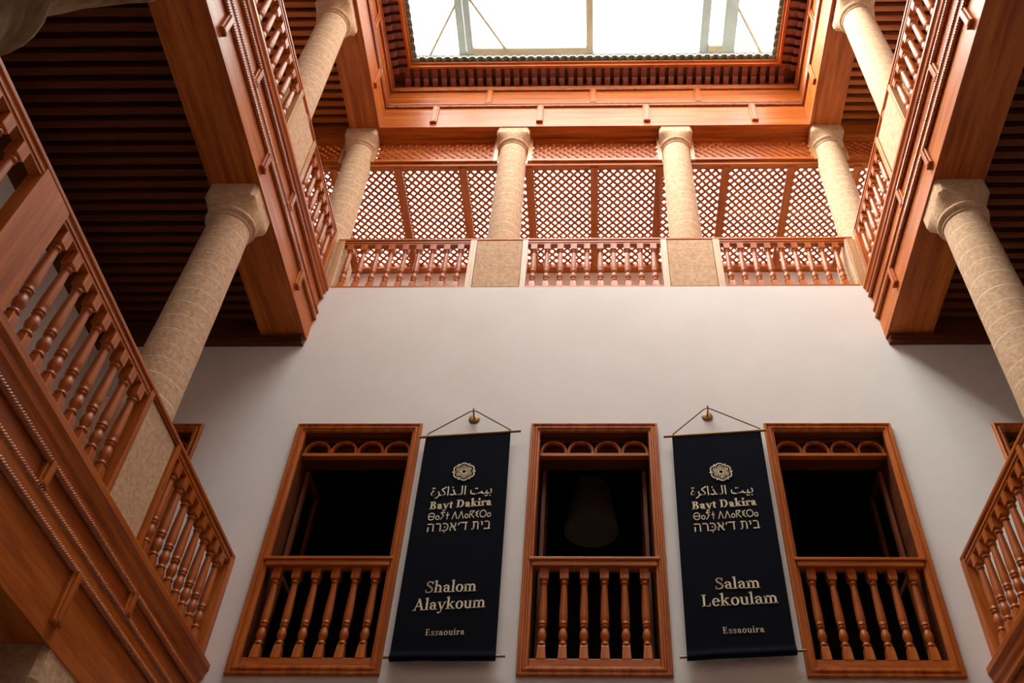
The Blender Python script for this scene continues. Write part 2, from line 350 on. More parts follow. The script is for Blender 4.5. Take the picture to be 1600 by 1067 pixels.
# ------------------------------------------------------------ cornice, tiles and skylight
def corbel_mb():
    """one stepped corbel, local: reaches d along +x from the wall, 0.09 wide along y"""
    mb = MB()
    mb.prism([(0, 0.0), (0.14, 0.03), (0.15, 0.09), (0, 0.13)], 'y', -0.045, 0.045)
    mb.prism([(0, 0.10), (0.15, 0.085), (0.29, 0.105), (0.31, 0.15), (0.31, 0.19), (0, 0.19)], 'y', -0.045, 0.045)
    return mb
CORB = corbel_mb().mesh('corbel'); CORB.materials.append(MAUVE)
def cornice(label, sd):
    if sd == 'far':
        base = (0, YF, 15.0); ang = -pi / 2; span = 3.5; L0, L1 = -3.27, 3.27
    else:
        s = -1 if sd == 'left' else 1
        base = (s * 3.5, YF, 15.0); ang = 0 if s < 0 else pi
    t = thing('cornice', label, 'cornice', base)
    def W3(d, a):   # d inward from the beam face, a along the side
        if sd == 'far': return (a, YF - d)
        return ((-3.5 + d) if sd == 'left' else (3.5 - d), a)
    A0, A1 = (-3.5, 3.5) if sd == 'far' else (YN, YF)
    m = WX if sd == 'far' else WY
    def strip(name, poly, mm, cut=0.0):
        r0 = [(*W3(d, A0 + (d if sd == 'far' else 0)), z) for d, z in poly]; r1 = [(*W3(d, A1 - d), z) for d, z in poly]
        return obj(name, MB().loft([r0, r1]), mm, t)
    strip('backing_board', [(0.0, 15.0), (0.02, 15.0), (0.03, 15.19), (0.0, 15.19)], MAUVE)
    strip('soffit_board', [(0.02, 15.17), (0.33, 15.17), (0.33, 15.20), (0.02, 15.20)], MAUVE)
    strip('eaves_board', [(0.315, 15.12), (0.36, 15.12), (0.37, 15.20), (0.315, 15.20)], m)
    strip('drip_moulding', [(0.36, 15.16), (0.40, 15.17), (0.40, 15.20), (0.36, 15.20)], m)
    sl_ = [(0.3, 15.203), (0.38, 15.203), (-0.38, 15.50), (-0.42, 15.46)]
    struct('roof_slope_' + sd, MB().loft([[(*W3(d, A0 + (d if sd == 'far' else 0)), z) for d, z in sl_], [(*W3(d, A1 - d), z) for d, z in sl_]]), TILE)
    n = 42 if sd == 'far' else 36
    for i in range(n):
        a = (-3.2 + 6.4 * i / (n - 1)) if sd == 'far' else (YF - 0.32 - 0.152 * i)
        if sd != 'far' and a < YN + 0.1: break
        o = bpy.data.objects.new('corbel', CORB); COL.objects.link(o); o.parent = t
        px, py = W3(0.015, a)
        o.location = (px - base[0], py - base[1], 15.0 - base[2]); o.rotation_euler = (0, 0, ang)
    return t
cornice('dark wooden cornice with a row of corbels above the far top beam', 'far')
cornice('dark wooden cornice with corbels above the left top beam', 'left')
cornice('dark wooden cornice with corbels above the right top beam', 'right')
def tile_mb():
    """half-round roof tile, local: long axis x, lower end at x=0 reaching back to x=-0.6 while rising"""
    mb = MB(); n = 8; rings = []
    for (x, z) in ((0.0, 0), (-0.62, 0.25)):
        o = [(x, 0.076 * math.cos(pi * k / n), z + 0.076 * math.sin(pi * k / n)) for k in range(n + 1)]
        i = [(x, 0.056 * math.cos(pi * k / n), z + 0.056 * math.sin(pi * k / n)) for k in range(n, -1, -1)]
        rings.append(o + i)
    return mb.loft(rings, False)
TIL = tile_mb().mesh('roof_tile'); TIL.materials.append(TILE)
def tile_row(sd, label, group):
    n = 44 if sd == 'far' else 38
    for i in range(n):
        o = bpy.data.objects.new('roof_tile', TIL); COL.objects.link(o); tag(o, label, 'tile', group, 'thing')
        if sd == 'far': o.location = (-3.08 + 6.16 * i / (n - 1), YF - 0.47, 15.205); o.rotation_euler = (0, 0, -pi / 2)
        else:
            y = YF - 0.5 - 0.141 * i
            if y < YN + 0.2: COL.objects.unlink(o); bpy.data.objects.remove(o); break
            o.location = (-3.03 if sd == 'left' else 3.03, y, 15.205); o.rotation_euler = (0, 0, 0 if sd == 'left' else pi)
tile_row('far', 'green glazed half-round eaves tile in the row across the far side of the skylight', 'eaves tiles on the far side of the skylight')
tile_row('left', 'green glazed half-round eaves tile in the row along the left side of the skylight', 'eaves tiles on the left side of the skylight')
tile_row('right', 'green glazed half-round eaves tile in the row along the right side of the skylight', 'eaves tiles on the right side of the skylight')
struct('wall_upstand_far', MB().box(-4.1, 4.1, 8.3, 8.45, 15.0, 16.9), PLASTER)
struct('wall_upstand_left', MB().box(-4.1, -3.95, 0.9, 8.3, 15.0, 16.9), PLASTER)
struct('wall_upstand_right', MB().box(3.95, 4.1, 0.9, 8.3, 15.0, 16.9), PLASTER)
struct('wall_upstand_near', MB().box(-4.1, 4.1, 0.75, 0.9, 15.0, 16.9), PLASTER)
# flat roofs over the side galleries
struct('roof_left', MB().box(-OX - 0.3, -4.0, -3.3, 8.1, 14.3, 14.5).box(-OX, 4.0, -3.3, 0.9, 14.95, 15.05), PLASTER)
struct('roof_right', MB().box(OX + 0.3, 4.0, -3.3, 8.1, 14.3, 14.5), PLASTER)
sk = thing('skylight', 'glazed skylight with grey metal frame above the courtyard', 'skylight', (0, 8.2, 17.0))
ZS = 17.0
for (xa, xb, m) in ((-2.55, -2.42, METAL), (-2.40, -2.28, METAL), (-0.14, -0.01, RUST), (1.99, 2.15, METAL), (2.41, 2.65, METAL), (-3.95, -3.85, METAL), (3.85, 3.95, METAL)):
    obj('glazing_bar', MB().box(xa, xb, 0.9, 8.3, ZS - 0.06, ZS + 0.08), m, sk)
obj('end_bar', MB().box(-3.95, 3.95, 8.1, 8.3, ZS - 0.08, ZS + 0.06), METAL, sk)
obj('end_bar', MB().box(-3.95, 3.95, 0.9, 1.0, ZS - 0.08, ZS + 0.06), METAL, sk)
obj('cross_bar', MB().box(-2.28, -0.14, 7.97, 8.09, ZS - 0.1, ZS + 0.0), RUST, sk)
obj('cross_bar', MB().box(2.15, 2.41, 7.96, 8.08, ZS - 0.1, ZS + 0.0), RUST, sk)
for (p, q) in (((-2.53, 7.15), (-3.18, 8.22)), ((-2.27, 7.05), (-1.56, 8.15)), ((2.54, 7.1), (3.22, 8.22))):
    obj('brace', MB().tube([(*p, ZS - 0.03), (*q, ZS - 0.09)], 0.025), RUST, sk)
    obj('brace', MB().tube([(p[0], 9.2 - p[1] - 0.0, ZS - 0.03), (q[0], 9.2 - q[1], ZS - 0.09)], 0.025), RUST, sk)
for y in (7.57, 5.9, 4.2, 2.5):
    obj('tie_wire', MB().tube([(-3.9, y, ZS + 0.06), (3.9, y, ZS + 0.06)], 0.008, 6), METAL, sk)
xs = [-3.9, -2.48, -2.34, -0.065, 2.06, 2.5, 3.9]
for a, b in zip(xs[:-1], xs[1:]): obj('glass_pane', MB().box(a, b, 0.95, 8.25, ZS + 0.09, ZS + 0.10), GLASS, sk)

# ------------------------------------------------------------ lattice roof and frieze of the far gallery
def lattice(x0, x1, v0, v1, place, pitch=0.133, w=0.044, th=0.016):
    """two crossing layers of diagonal laths clipped to a rectangle; place(a, v, h) gives the 3-D point"""
    mb = MB()
    H = v1 - v0
    for lay, sg in ((0, 1), (1, -1)):
        k = -int(H / pitch) - 2
        while x0 + k * pitch < x1 + H + pitch:
            # line: a = x0 + k*pitch + sg*(v - v0)
            off = x0 + k * pitch + (0 if sg > 0 else 0); k += 1
            f = (lambda v: off + (v - v0)) if sg > 0 else (lambda v: off - (v - v0) + 0.0)
            ts = []
            if sg > 0: va, vb = max(v0, v0 + x0 - off), min(v1, v0 + x1 - off)
            else: va, vb = max(v0, v0 + off - x1), min(v1, v0 + off - x0)
            if vb - va < 0.01: continue
            hw = w / 2 * math.sqrt(2) / 2
            a0, a1 = f(va), f(vb); dx = hw; dv = -hw if sg > 0 else hw
            h0, h1 = lay * th, lay * th + th
            mb.loft([[place(a0 - dx, va - dv, h0), place(a0 + dx, va + dv, h0), place(a0 + dx, va + dv, h1), place(a0 - dx, va - dv, h1)],
                     [place(a1 - dx, vb - dv, h0), place(a1 + dx, vb + dv, h0), place(a1 + dx, vb + dv, h1), place(a1 - dx, vb - dv, h1)]])
    return mb
ZL = 13.0
MUL = [-5.23, -4.18, -3.14, -2.10, -1.035, 0.004, 1.043, 2.094, 3.135, 4.18, 5.22]
lr = thing('lattice_canopy', 'slatted cedar roof of diamond lattice panels over the far upper gallery', 'lattice', (0, 9.2, ZL))
MULX = [-OX] + MUL + [OX]
LAT = WX
for a, b in zip(MULX[:-1], MULX[1:]):
    obj('lattice_panel', lattice(a + 0.05, b - 0.05, 8.14, 10.12, lambda x, v, h: (x, v, ZL + 0.02 + h)), LAT, lr)
for x in MUL: obj('rafter', MB().box(x - 0.065, x + 0.065, 8.1, 10.2, ZL - 0.05, ZL + 0.06), WY, lr)
obj('front_rail', MB().box(-OX, OX, 8.06, 8.16, ZL - 0.02, ZL + 0.06), WX, lr)
obj('back_rail', MB().box(-OX, OX, 10.08, 10.2, ZL - 0.06, ZL + 0.06), WX, lr)
BAYS = [(-3.56, -1.58, 'far-left bay, between the corner column and the next'), (-1.03, 1.06, 'middle bay between the two inner columns'), (1.58, 3.53, 'right bay, between the corner column and the next'), (-6.1, -4.07, 'dim corner left of the corner column'), (4.02, 6.1, 'corner right of the corner column')]
for (a, b, wh) in BAYS:
    t = thing('lattice_frieze', 'hanging wooden lattice frieze in the ' + wh, 'lattice', ((a + b) / 2, 8.1, ZL + 0.06))
    obj('lattice_panel', lattice(a + 0.03, b - 0.03, ZL + 0.1, T3 - 0.005, lambda x, v, h: (x, 8.12 - h, v), 0.133, 0.064, 0.021), WX, t)
    for x in (a, b): obj('frame_post', MB().box(x - 0.035, x + 0.035, 8.02, 8.14, ZL + 0.06, T3), PALE, t)
    obj('frame_rail', MB().box(a + 0.035, b - 0.035, 8.02, 8.14, ZL + 0.06, ZL + 0.12), WX, t)
    obj('frame_rail', MB().box(a + 0.035, b - 0.035, 8.02, 8.14, T3 - 0.07, T3 - 0.002), WX, t)

# ------------------------------------------------------------ stone columns
CAPR = ((0, 0, 0.35), (0.08, 0.1, 0.55), (0.18, 0.3, 0.72), (0.28, 0.55, 0.86), (0.38, 0.82, 0.95), (0.46, 1, 1.0), (0.985, 1, 1.0), (1.0, 1, 0.97))
def column_proto(name, height, cap, r, half, m_shaft, m_cap, ped=None, capr=CAPR):
    """stone column, local base at z=0, abacus top at z=height"""
    t = bpy.data.objects.new(name, None); COL.objects.link(t); t.empty_display_size = 0.1
    z0 = 0.0
    if ped:
        obj('pedestal', MB().box(ped[0], ped[1], ped[2], ped[3], 0, ped[4], 0.012), m_cap, t); z0 = ped[4]
    zc = height - cap
    pr = [(r * 1.03, z0), (r * 1.03, z0 + 0.02)]
    for k in range(1, 13):
        q = k / 12; pr.append((r * (1.03 - 0.10 * q) * (1 + 0.006 * math.sin(k * 2.1)), z0 + 0.02 + (zc - z0 - 0.02) * q))
    obj('shaft', MB().lathe(pr, 40), m_shaft, t)
    rt_ = r * 0.93
    c = MB()
    c.lathe([(rt_, zc - 0.05), (rt_ + 0.012, zc - 0.045), (rt_ + 0.014, zc - 0.03), (rt_ + 0.006, zc - 0.02), (rt_ + 0.008, zc - 0.005), (rt_ + 0.03, zc + 0.006), (rt_ + 0.044, zc + 0.022), (rt_ + 0.048, zc + 0.04), (rt_ + 0.042, zc + 0.058), (rt_ + 0.02, zc + 0.07)], 40)
    n = 40; rings = []; h = cap - 0.07
    for q, mix, sc in capr:
        R = rt_ + 0.005 + (half - rt_ - 0.005) * sc; ring = []
        for i in range(n):
            a = 2 * pi * (i + 0.5) / n + pi / 4; ca, sa = math.cos(a), math.sin(a)
            k = R / max(abs(ca), abs(sa)) * mix + R * (1 - mix)
            ring.append((k * ca, k * sa, zc + 0.07 + h * q))
        rings.append(ring)
    c.loft(rings)
    obj('capital', c, m_cap, t)
    return t
def place_col(proto, label, loc, first):
    o = proto if first else copy_tree(proto)
    o.location = loc; tag(o, label, 'column', None, 'thing'); return o
# first-floor side columns
c1 = column_proto('stone_column', 8.585 - F1, 0.44, 0.235, 0.27, DRUM, STONE, (-0.26, 0.26, -0.375, 0.225, 1.07))
YC = 5.73
a = place_col(c1, 'thick jointed stone column with pedestal on the lower left gallery', (-3.87, 5.80, F1), True)
b = copy_tree(c1); tag(b, 'thick jointed stone column on the lower right gallery, base out of sight', 'column', None, 'thing'); b.location = (3.87, 5.80, F1)
# upper columns: four across the far side, one on each side
c2 = column_proto('stone_column', T3 - F2, 0.36, 0.235, 0.265, DRUM, STONE, (-0.315, 0.315, -0.27, 0.25, 1.02))
place_col(c2, 'pale upper stone column on the far gallery, first from the left corner column', (-1.31, 8.08, F2), True)
place_col(c2, 'pale upper stone column on the far gallery, first from the right corner column', (1.325, 8.08, F2), False)
place_col(c2, 'corner stone column where left and far upper galleries meet', (-3.80, 8.08, F2), False)
place_col(c2, 'corner stone column where right and far upper galleries meet', (3.77, 8.08, F2), False)
c3 = column_proto('stone_column', T3 - F2, 0.36, 0.225, 0.265, DRUM, STONE, (-0.315, 0.315, -0.225, 0.25, 1.02))
d = c3; tag(d, 'upper left side stone column behind the left upper balustrade, under the topmost beam', 'column', None, 'thing'); d.location = (-3.825, 5.92, F2); d.rotation_euler = (0, 0, pi / 2)
d = copy_tree(c3); tag(d, 'brightly lit upper right side stone column behind the right upper balustrade', 'column', None, 'thing'); d.location = (3.825, 5.92, F2); d.rotation_euler = (0, 0, -pi / 2)
# ground-floor columns
c0 = column_proto('stone_column', 3.1 - GR, 0.5, 0.25, 0.27, ROUGH, STONE)
place_col(c0, 'ground-floor stone column at the lower left corner, its capital under the lower panelled beam', (-3.86, 5.78, GR), True)
place_col(c0, 'ground-floor stone column under the lower right panelled beam', (3.86, 5.78, GR), False)
cn = column_proto('stone_column', 3.1 - GR, 0.66, 0.31, 0.40, ROUGH, ROUGH, None, ((0, 0, 0), (0.15, 0.1, 0.12), (0.3, 0.25, 0.3), (0.45, 0.5, 0.5), (0.6, 0.75, 0.68), (0.75, 0.93, 0.86), (0.9, 1, 0.97), (1.0, 1, 1)))
place_col(cn, 'rough stone column close overhead in the top left corner, cut off by the picture edge', (-1.74, 0.85, GR), True)

# ------------------------------------------------------------ balustrades
def baluster_mb():
    """turned baluster of unit height 1.0"""
    mb = MB()
    pr = [(0.030, 0.14), (0.034, 0.15), (0.041, 0.158), (0.041, 0.172), (0.030, 0.18), (0.028, 0.19), (0.032, 0.205), (0.041, 0.235), (0.044, 0.262), (0.040, 0.285), (0.033, 0.315), (0.028, 0.335),
          (0.036, 0.343), (0.040, 0.352), (0.034, 0.362), (0.033, 0.368), (0.041, 0.375), (0.041, 0.388), (0.034, 0.395), (0.0405, 0.42), (0.0415, 0.46), (0.039, 0.56), (0.034, 0.70), (0.030, 0.80), (0.029, 0.825),
          (0.038, 0.832), (0.038, 0.845), (0.030, 0.852), (0.033, 0.87)]
    mb.lathe(pr, 20)
    def sq(z, h): return [(-h, -h, z), (h, -h, z), (h, h, z), (-h, h, z)]
    mb.loft([sq(0, 0.043), sq(0.07, 0.039), (sq(0.13, 0.034)), sq(0.152, 0.027)])
    mb.loft([sq(0.855, 0.026), sq(0.88, 0.043), sq(1.0, 0.043)])
    return mb
BAL = baluster_mb().mesh('baluster'); BAL.materials.append(WZ)
def balustrade(name, label, axis, c, z0, z1, span, bays, posts, cap_w=0.11, lift=0.0):
    """rail along axis at cross position c; bays: list of lists of baluster places; posts: (from, to, material)"""
    a0, a1 = span
    P = (lambda a, d, z: (a, c + d, z)) if axis == 'x' else (lambda a, d, z: (c + d, a, z))
    def bx(mb, u0, u1, d0, d1, za, zb, ch=0.0):
        p, q = P(u0, d0, za), P(u1, d1, zb); return mb.box(p[0], q[0], p[1], q[1], za, zb, ch)
    t = thing(name, label, 'balustrade', P((a0 + a1) / 2, 0, z0))
    m = WX if axis == 'x' else WY
    w = cap_w / 2
    obj('handrail', bx(bx(MB(), a0, a1, -w, w, z1 - 0.045, z1, 0.01), a0, a1, -w * 0.75, w * 0.75, z1 - 0.065, z1 - 0.045), m, t)
    for bl, (u0, u1) in bays:
        obj('under_rail', bx(bx(MB(), u0, u1, -0.04, 0.04, z1 - 0.13, z1 - 0.06), u0, u1, -0.048, 0.048, z1 - 0.1, z1 - 0.08), m, t)
        obj('base_rail', bx(MB(), u0, u1, -0.05, 0.05, z0, z0 + 0.045), m, t)
        for u in bl:
            o = bpy.data.objects.new('baluster', BAL); COL.objects.link(o); o.parent = t
            p = P(u, 0, z0 + 0.045); o.location = Vector(p) - t.location; o.scale = (1, 1, z1 - 0.13 - z0 - 0.045)
    for (u0, u1, mm) in posts: obj('post', bx(MB(), u0, u1, -0.055, 0.055, z0, z1 - 0.05, 0.004), mm, t)
    return t
def seq(a, b, n): return [a + (b - a) * i / (n - 1) for i in range(n)]
for sx, sd in ((-1, 'left'), (1, 'right')):
    balustrade('balustrade', f'turned wooden balustrade of the lower {sd} gallery, ending at the white wall', 'y', sx * 3.64, F1, 5.35, (YN, YF - 0.01),
               [(seq(1.5, 3.08, 9), (YN, 3.29)), (seq(3.80, 5.25, 8) if False else seq(3.77, 5.24, 9), (3.65, 5.40)), (seq(6.21, 7.54, 8), (6.07, 7.70))],
               [(3.29, 3.65, WZ), (5.36, 5.42, WZ), (6.03, 6.09, WZ), (7.70, YF - 0.005, WZ)])
    balustrade('balustrade', f'turned wooden balustrade of the upper {sd} gallery, above the panelled front', 'y', sx * 3.64, F2, 10.72, (YN, YF - 0.06),
               [(seq(3.0, 5.44, 14), (YN, 5.56)), (seq(6.47, 7.57, 7), (6.33, 7.66))],
               [(5.53, 5.60, PALE), (6.24, 6.32, PALE), (7.66, YF - 0.06, WZ)])
balustrade('balustrade', 'turned wooden balustrade of the far upper gallery along the top of the white wall', 'x', YF + 0.06, F2 - 0.02, 10.70, (-3.585, 3.585),
           [(seq(-3.39, -1.85, 9), (-3.5, -1.70)), (seq(-0.83, 0.82, 10), (-0.96, 0.97)), (seq(1.83, 3.32, 9), (1.70, 3.5))],
           [(-3.585, -3.49, PALE), (-1.72, -1.627, PALE), (-0.993, -0.915, PALE), (0.92, 1.008, PALE), (1.643, 1.735, PALE), (3.49, 3.585, PALE)], 0.10)

# ------------------------------------------------------------ windows
def window_proto():
    """local: x across, y into the wall from its face, z up from the bottom of the casing"""
    H = WT - WB; t = bpy.data.objects.new('window_1', None); COL.objects.link(t); t.empty_display_size = 0.1
    def ring(x, zb, zt, w, y0, y1):
        return MB().box(-x, -x + w, y0, y1, zb, zt).box(x - w, x, y0, y1, zb, zt).box(-x + w, x - w, y0, y1, zt - w, zt).box(-x + w, x - w, y0, y1, zb, zb + w)
    X = WHW
    f = MB()
    # mitred casing swept round the opening: (inset from the outer edge, how far it stands out)
    prof = [(0.0, 0.0), (0.0, 0.035), (0.008, 0.045), (0.022, 0.045), (0.028, 0.032), (0.045, 0.030), (0.055, 0.042), (0.070, 0.042), (0.078, 0.024), (0.098, 0.020), (0.104, 0.0), (0.104, -0.02)]
    prs = []
    for (d, o) in prof: prs.append([(-X + d, -o, d), (X - d, -o, d), (X - d, -o, H - d), (-X + d, -o, H - d)])
    for k in range(len(prs) - 1):
        A, B = prs[k], prs[k + 1]
        for i in range(4):
            j = (i + 1) % 4; f.add([A[i], A[j], B[j], B[i]], [(0, 1, 2, 3)])
    obj('window_frame', f, WZ, t)
    xi = X - 0.105
    obj('sill_rail', MB().box(-xi, xi, 0.0, 0.12, 0.10, 0.185, 0.006), WX, t)
    # head: soffit, arcade of four arches, transom
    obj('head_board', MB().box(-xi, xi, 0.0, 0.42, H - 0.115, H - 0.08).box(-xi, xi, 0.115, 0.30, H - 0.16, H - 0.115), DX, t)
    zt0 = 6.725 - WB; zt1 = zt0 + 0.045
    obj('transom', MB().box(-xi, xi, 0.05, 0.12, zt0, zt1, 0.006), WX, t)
    obj('soffit_board', MB().box(-xi, xi, 0.12, 0.30, zt0 + 0.005, zt1), DX, t)  # underside behind the transom, its shade put into the wood colour
    ar = MB(); n = 4; w = 2 * xi / n; ya, yb = 0.075, 0.12; zs = zt1
    for k in range(n):
        cx = -xi + w * (k + 0.5); ro = w * 0.49; ri = w * 0.40; zz = zs + 0.05
        pts_o = [(cx - ro, zs)] + [(cx - ro * math.cos(pi * q / 16), zz + ro * math.sin(pi * q / 16)) for q in range(17)] + [(cx + ro, zs)]
        pts_i = [(cx - ri, zs)] + [(cx - ri * math.cos(pi * q / 16), zz + ri * math.sin(pi * q / 16)) for q in range(17)] + [(cx + ri, zs)]
        for q in range(len(pts_o) - 1):
            quad = [pts_o[q], pts_o[q + 1], pts_i[q + 1], pts_i[q]]
            ar.loft([[(a[0], ya, a[1]) for a in quad], [(a[0], yb, a[1]) for a in quad]])
    ob = obj('arcade', ar, WZ, t)
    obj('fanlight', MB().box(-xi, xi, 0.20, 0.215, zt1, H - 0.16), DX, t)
    zr = 5.335 - WB
    obj('handrail', MB().box(-xi - 0.045, xi + 0.045, -0.055, 0.09, zr - 0.035, zr, 0.008).box(-xi - 0.02, xi + 0.02, -0.04, 0.08, zr - 0.10, zr - 0.035, 0.01), WX, t)
    for k in range(6):
        o = bpy.data.objects.new('baluster', BAL); COL.objects.link(o); o.parent = t
        o.location = (-0.49 + 0.196 * k, 0.04, 0.185); o.scale = (1, 1, zr - 0.10 - 0.185)
    # jamb linings of the opening
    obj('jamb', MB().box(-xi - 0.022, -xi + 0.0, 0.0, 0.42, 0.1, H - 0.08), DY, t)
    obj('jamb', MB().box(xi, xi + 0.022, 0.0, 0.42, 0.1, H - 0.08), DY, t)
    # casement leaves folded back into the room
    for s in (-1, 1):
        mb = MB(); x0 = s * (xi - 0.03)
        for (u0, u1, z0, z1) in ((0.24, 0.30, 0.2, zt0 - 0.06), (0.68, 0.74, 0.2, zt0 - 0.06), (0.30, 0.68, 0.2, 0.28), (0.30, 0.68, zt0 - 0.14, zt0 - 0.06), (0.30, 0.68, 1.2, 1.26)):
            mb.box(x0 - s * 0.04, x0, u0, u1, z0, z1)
        obj('casement', mb, DZ, t)  # darker wood paints in the shade the leaves stand in
    return t
wp = window_proto()
labs = {1: 'cedar-framed window with balusters between the lower left gallery and the first navy banner', 2: 'cedar-framed window with balusters between the two navy banners, lamp shade dim inside',
        3: 'cedar-framed window with balusters just right of the second navy banner', 4: 'half-hidden window frame beyond the lower right gallery balustrade', 5: 'half-hidden window frame behind the lower left gallery balustrade'}
first = True
for cx, k in WIN_C:
    o = wp if first else copy_tree(wp); first = False
    o.name = 'window_%d' % k; o.location = (cx, YF, WB); tag(o, labs[k], 'window', None, 'structure')

# pendant lamp in the room behind the middle window
t = thing('pendant_lamp', 'dim grey lamp shade hanging in the dark room behind the middle window', 'lamp', (-0.04, 9.5, 6.91))
obj('lamp_shade', MB().lathe([(0.34, 6.91), (0.335, 6.93), (0.22, 7.62)], 40, (-0.04, 9.5)), SHADE, t)
obj('stem', MB().lathe([(0.012, 7.62), (0.012, 8.36)], 10, (-0.04, 9.5)).lathe([(0.06, 8.36), (0.05, 8.4)], 20, (-0.04, 9.5)), BRASS, t)

# ------------------------------------------------------------ lettering, drawn as flat shapes
class G:
    """flat shapes in letter units: cap height 0.68, x-height 0.45"""
    def __init__(s): s.q = []
    def bar(s, x0, y0, x1, y1): s.q.append([(x0, y0), (x1, y0), (x1, y1), (x0, y1)]); return s
    def dg(s, x0, y0, x1, y1, w): s.q.append([(x0 - w / 2, y0), (x0 + w / 2, y0), (x1 + w / 2, y1), (x1 - w / 2, y1)]); return s
    def arc(s, cx, cy, rx, ry, a0, a1, wx, wy, n=18):
        for k in range(n):
            a, b = [math.radians(a0 + (a1 - a0) * (k + i) / n) for i in (0, 1)]
            P = lambda t, f: (cx + (rx - wx * f) * math.cos(t), cy + (ry - wy * f) * math.sin(t))
            s.q.append([P(a, 0), P(b, 0), P(b, 1), P(a, 1)])
        return s
    def dot(s, x, y, r): s.q.append([(x + r * math.cos(2 * pi * k / 14), y + r * math.sin(2 * pi * k / 14)) for k in range(14)]); return s
    def line(s, pts, ws):
        if not isinstance(ws, (list, tuple)): ws = [ws] * len(pts)
        for i in range(len(pts) - 1):
            a, b = Vector(pts[i]), Vector(pts[i + 1]); d = b - a
            if d.length < 1e-6: continue
            u = Vector((-d.y, d.x)).normalized()
            s.q.append([tuple(a + u * ws[i] / 2), tuple(a - u * ws[i] / 2), tuple(b - u * ws[i + 1] / 2), tuple(b + u * ws[i + 1] / 2)])
            if 0 < i: s.dot(a.x, a.y, ws[i] / 2)
        return s
def glyph(ch, T, h):
    """T thick stroke, h thin stroke; returns shapes and advance"""
    g = G(); X, C, A = 0.45, 0.68, 0.74; s = h * 0.9
    def foot(x, w=0.075): g.bar(x - T / 2 - w, 0, x + T / 2 + w, s)
    def stem(x, y0, y1, top=True, bot=True, w=0.07):
        g.bar(x - T / 2, y0, x + T / 2, y1)
        if bot: foot(x, w)
        if top: g.q.append([(x - T / 2 - w, y1 - s * 1.9), (x - T / 2 + 0.001, y1 - s * 2.4), (x + T / 2, y1), (x + T / 2 - 0.02, y1), (x - T / 2 - w, y1 - s * 0.9)])
    def arch(x0, x1):
        cx = (x0 + x1) / 2 + 0.0; rx = (x1 - x0) / 2 + T / 2
        g.arc(cx, X - 0.17, rx, 0.18, 0, 165, T, h * 1.5); g.bar(x1 - T / 2, 0, x1 + T / 2, X - 0.17); foot(x1, 0.06)
    if ch == 'B':
        stem(0.14, 0, C, False); g.bar(0.14 - T / 2 - 0.07, C - s, 0.3, C); g.bar(0.14, 0.36 - h / 2, 0.32, 0.36 + h / 2); g.bar(0.14, 0, 0.32, h)
        g.arc(0.28, 0.52, 0.19, 0.16, -90, 90, T, h).arc(0.30, 0.185, 0.22, 0.185, -90, 90, T, h); return g, 0.58
    if ch == 'D':
        stem(0.14, 0, C, False); g.bar(0.14 - T / 2 - 0.07, C - s, 0.3, C).bar(0.14, 0, 0.3, h).arc(0.28, C / 2, 0.33, C / 2, -90, 90, T, h); return g, 0.68
    if ch == 'E':
        stem(0.14, 0, C, False); g.bar(0.14 - T / 2 - 0.07, C - s, 0.44, C).bar(0.14, 0, 0.46, s).bar(0.14, 0.36 - h / 2, 0.36, 0.36 + h / 2)
        g.bar(0.44 - h, C - 0.14, 0.44, C).bar(0.46 - h, 0, 0.46, 0.15).bar(0.36 - h, 0.28, 0.36, 0.44); return g, 0.54
    if ch == 'L':
        stem(0.14, 0, C, False); g.bar(0.14 - T / 2 - 0.07, C - s, 0.14 + T / 2 + 0.07, C).bar(0.14, 0, 0.46, s).bar(0.46 - h, 0, 0.46, 0.17); return g, 0.53
    if ch == 'A':
        g.dg(0.08, 0, 0.31, C, h * 1.2).dg(0.52, 0, 0.29, C + 0.02, T * 1.08).bar(0.15, 0.22, 0.44, 0.22 + h).bar(-0.02, 0, 0.19, s).bar(0.40, 0, 0.64, s); return g, 0.64
    if ch in 'Ss':
        k = 1.0 if ch == 'S' else X / C
        pts = [(0.40, 0.54), (0.36, 0.63), (0.26, 0.665), (0.16, 0.64), (0.10, 0.56), (0.13, 0.46), (0.24, 0.38), (0.35, 0.30), (0.42, 0.20), (0.39, 0.09), (0.29, 0.025), (0.17, 0.015), (0.08, 0.05), (0.05, 0.17)]
        ws = [h, h, h, h * 1.4, T * .85, T, T * 1.05, T * 1.05, T, T * .85, h * 1.4, h, h, h]
        kx = 1.0 if ch == 'S' else 0.78
        g.line([(x * kx, y * k) for x, y in pts], [w_ * (1 if ch == 'S' else .9) for w_ in ws]).bar(0.39 * kx, 0.50 * k, 0.39 * kx + h, 0.67 * k).bar(0.04 * kx, 0, 0.04 * kx + h, 0.19 * k); return g, 0.50 if ch == 'S' else 0.40
    if ch == 'a':
        g.arc(0.20, 0.30, 0.17, 0.15, 0, 150, T, h).dot(0.08, 0.35, T * .5).bar(0.37 - T, 0.04, 0.37, 0.31).arc(0.20, 0.135, 0.165, 0.135, 70, 300, T, h)
        g.line([(0.2, 0.26), (0.37 - T / 2, 0.27)], h).line([(0.24, 0.02), (0.37 - T / 2, 0.08)], h).line([(0.37 - T * .6, 0.05), (0.40, 0.02), (0.46, 0.03)], [T * .8, h, h]); return g, 0.46
    if ch == 'y':
        g.dg(0.08, X, 0.25, 0.02, T).line([(0.42, X), (0.26, 0.0), (0.19, -0.16), (0.10, -0.19)], [h, h * 1.1, h * 1.2, h]).dot(0.08, -0.175, T * .5).bar(-0.01, X - s, 0.2, X).bar(0.34, X - s, 0.5, X); return g, 0.49
    if ch == 't':
        g.bar(0.13 - T / 2, 0.08, 0.13 + T / 2, 0.56).bar(0.0, X - s, 0.29, X).arc(0.22, 0.11, 0.09 + T / 2, 0.11, 180, 290, T, h); return g, 0.32
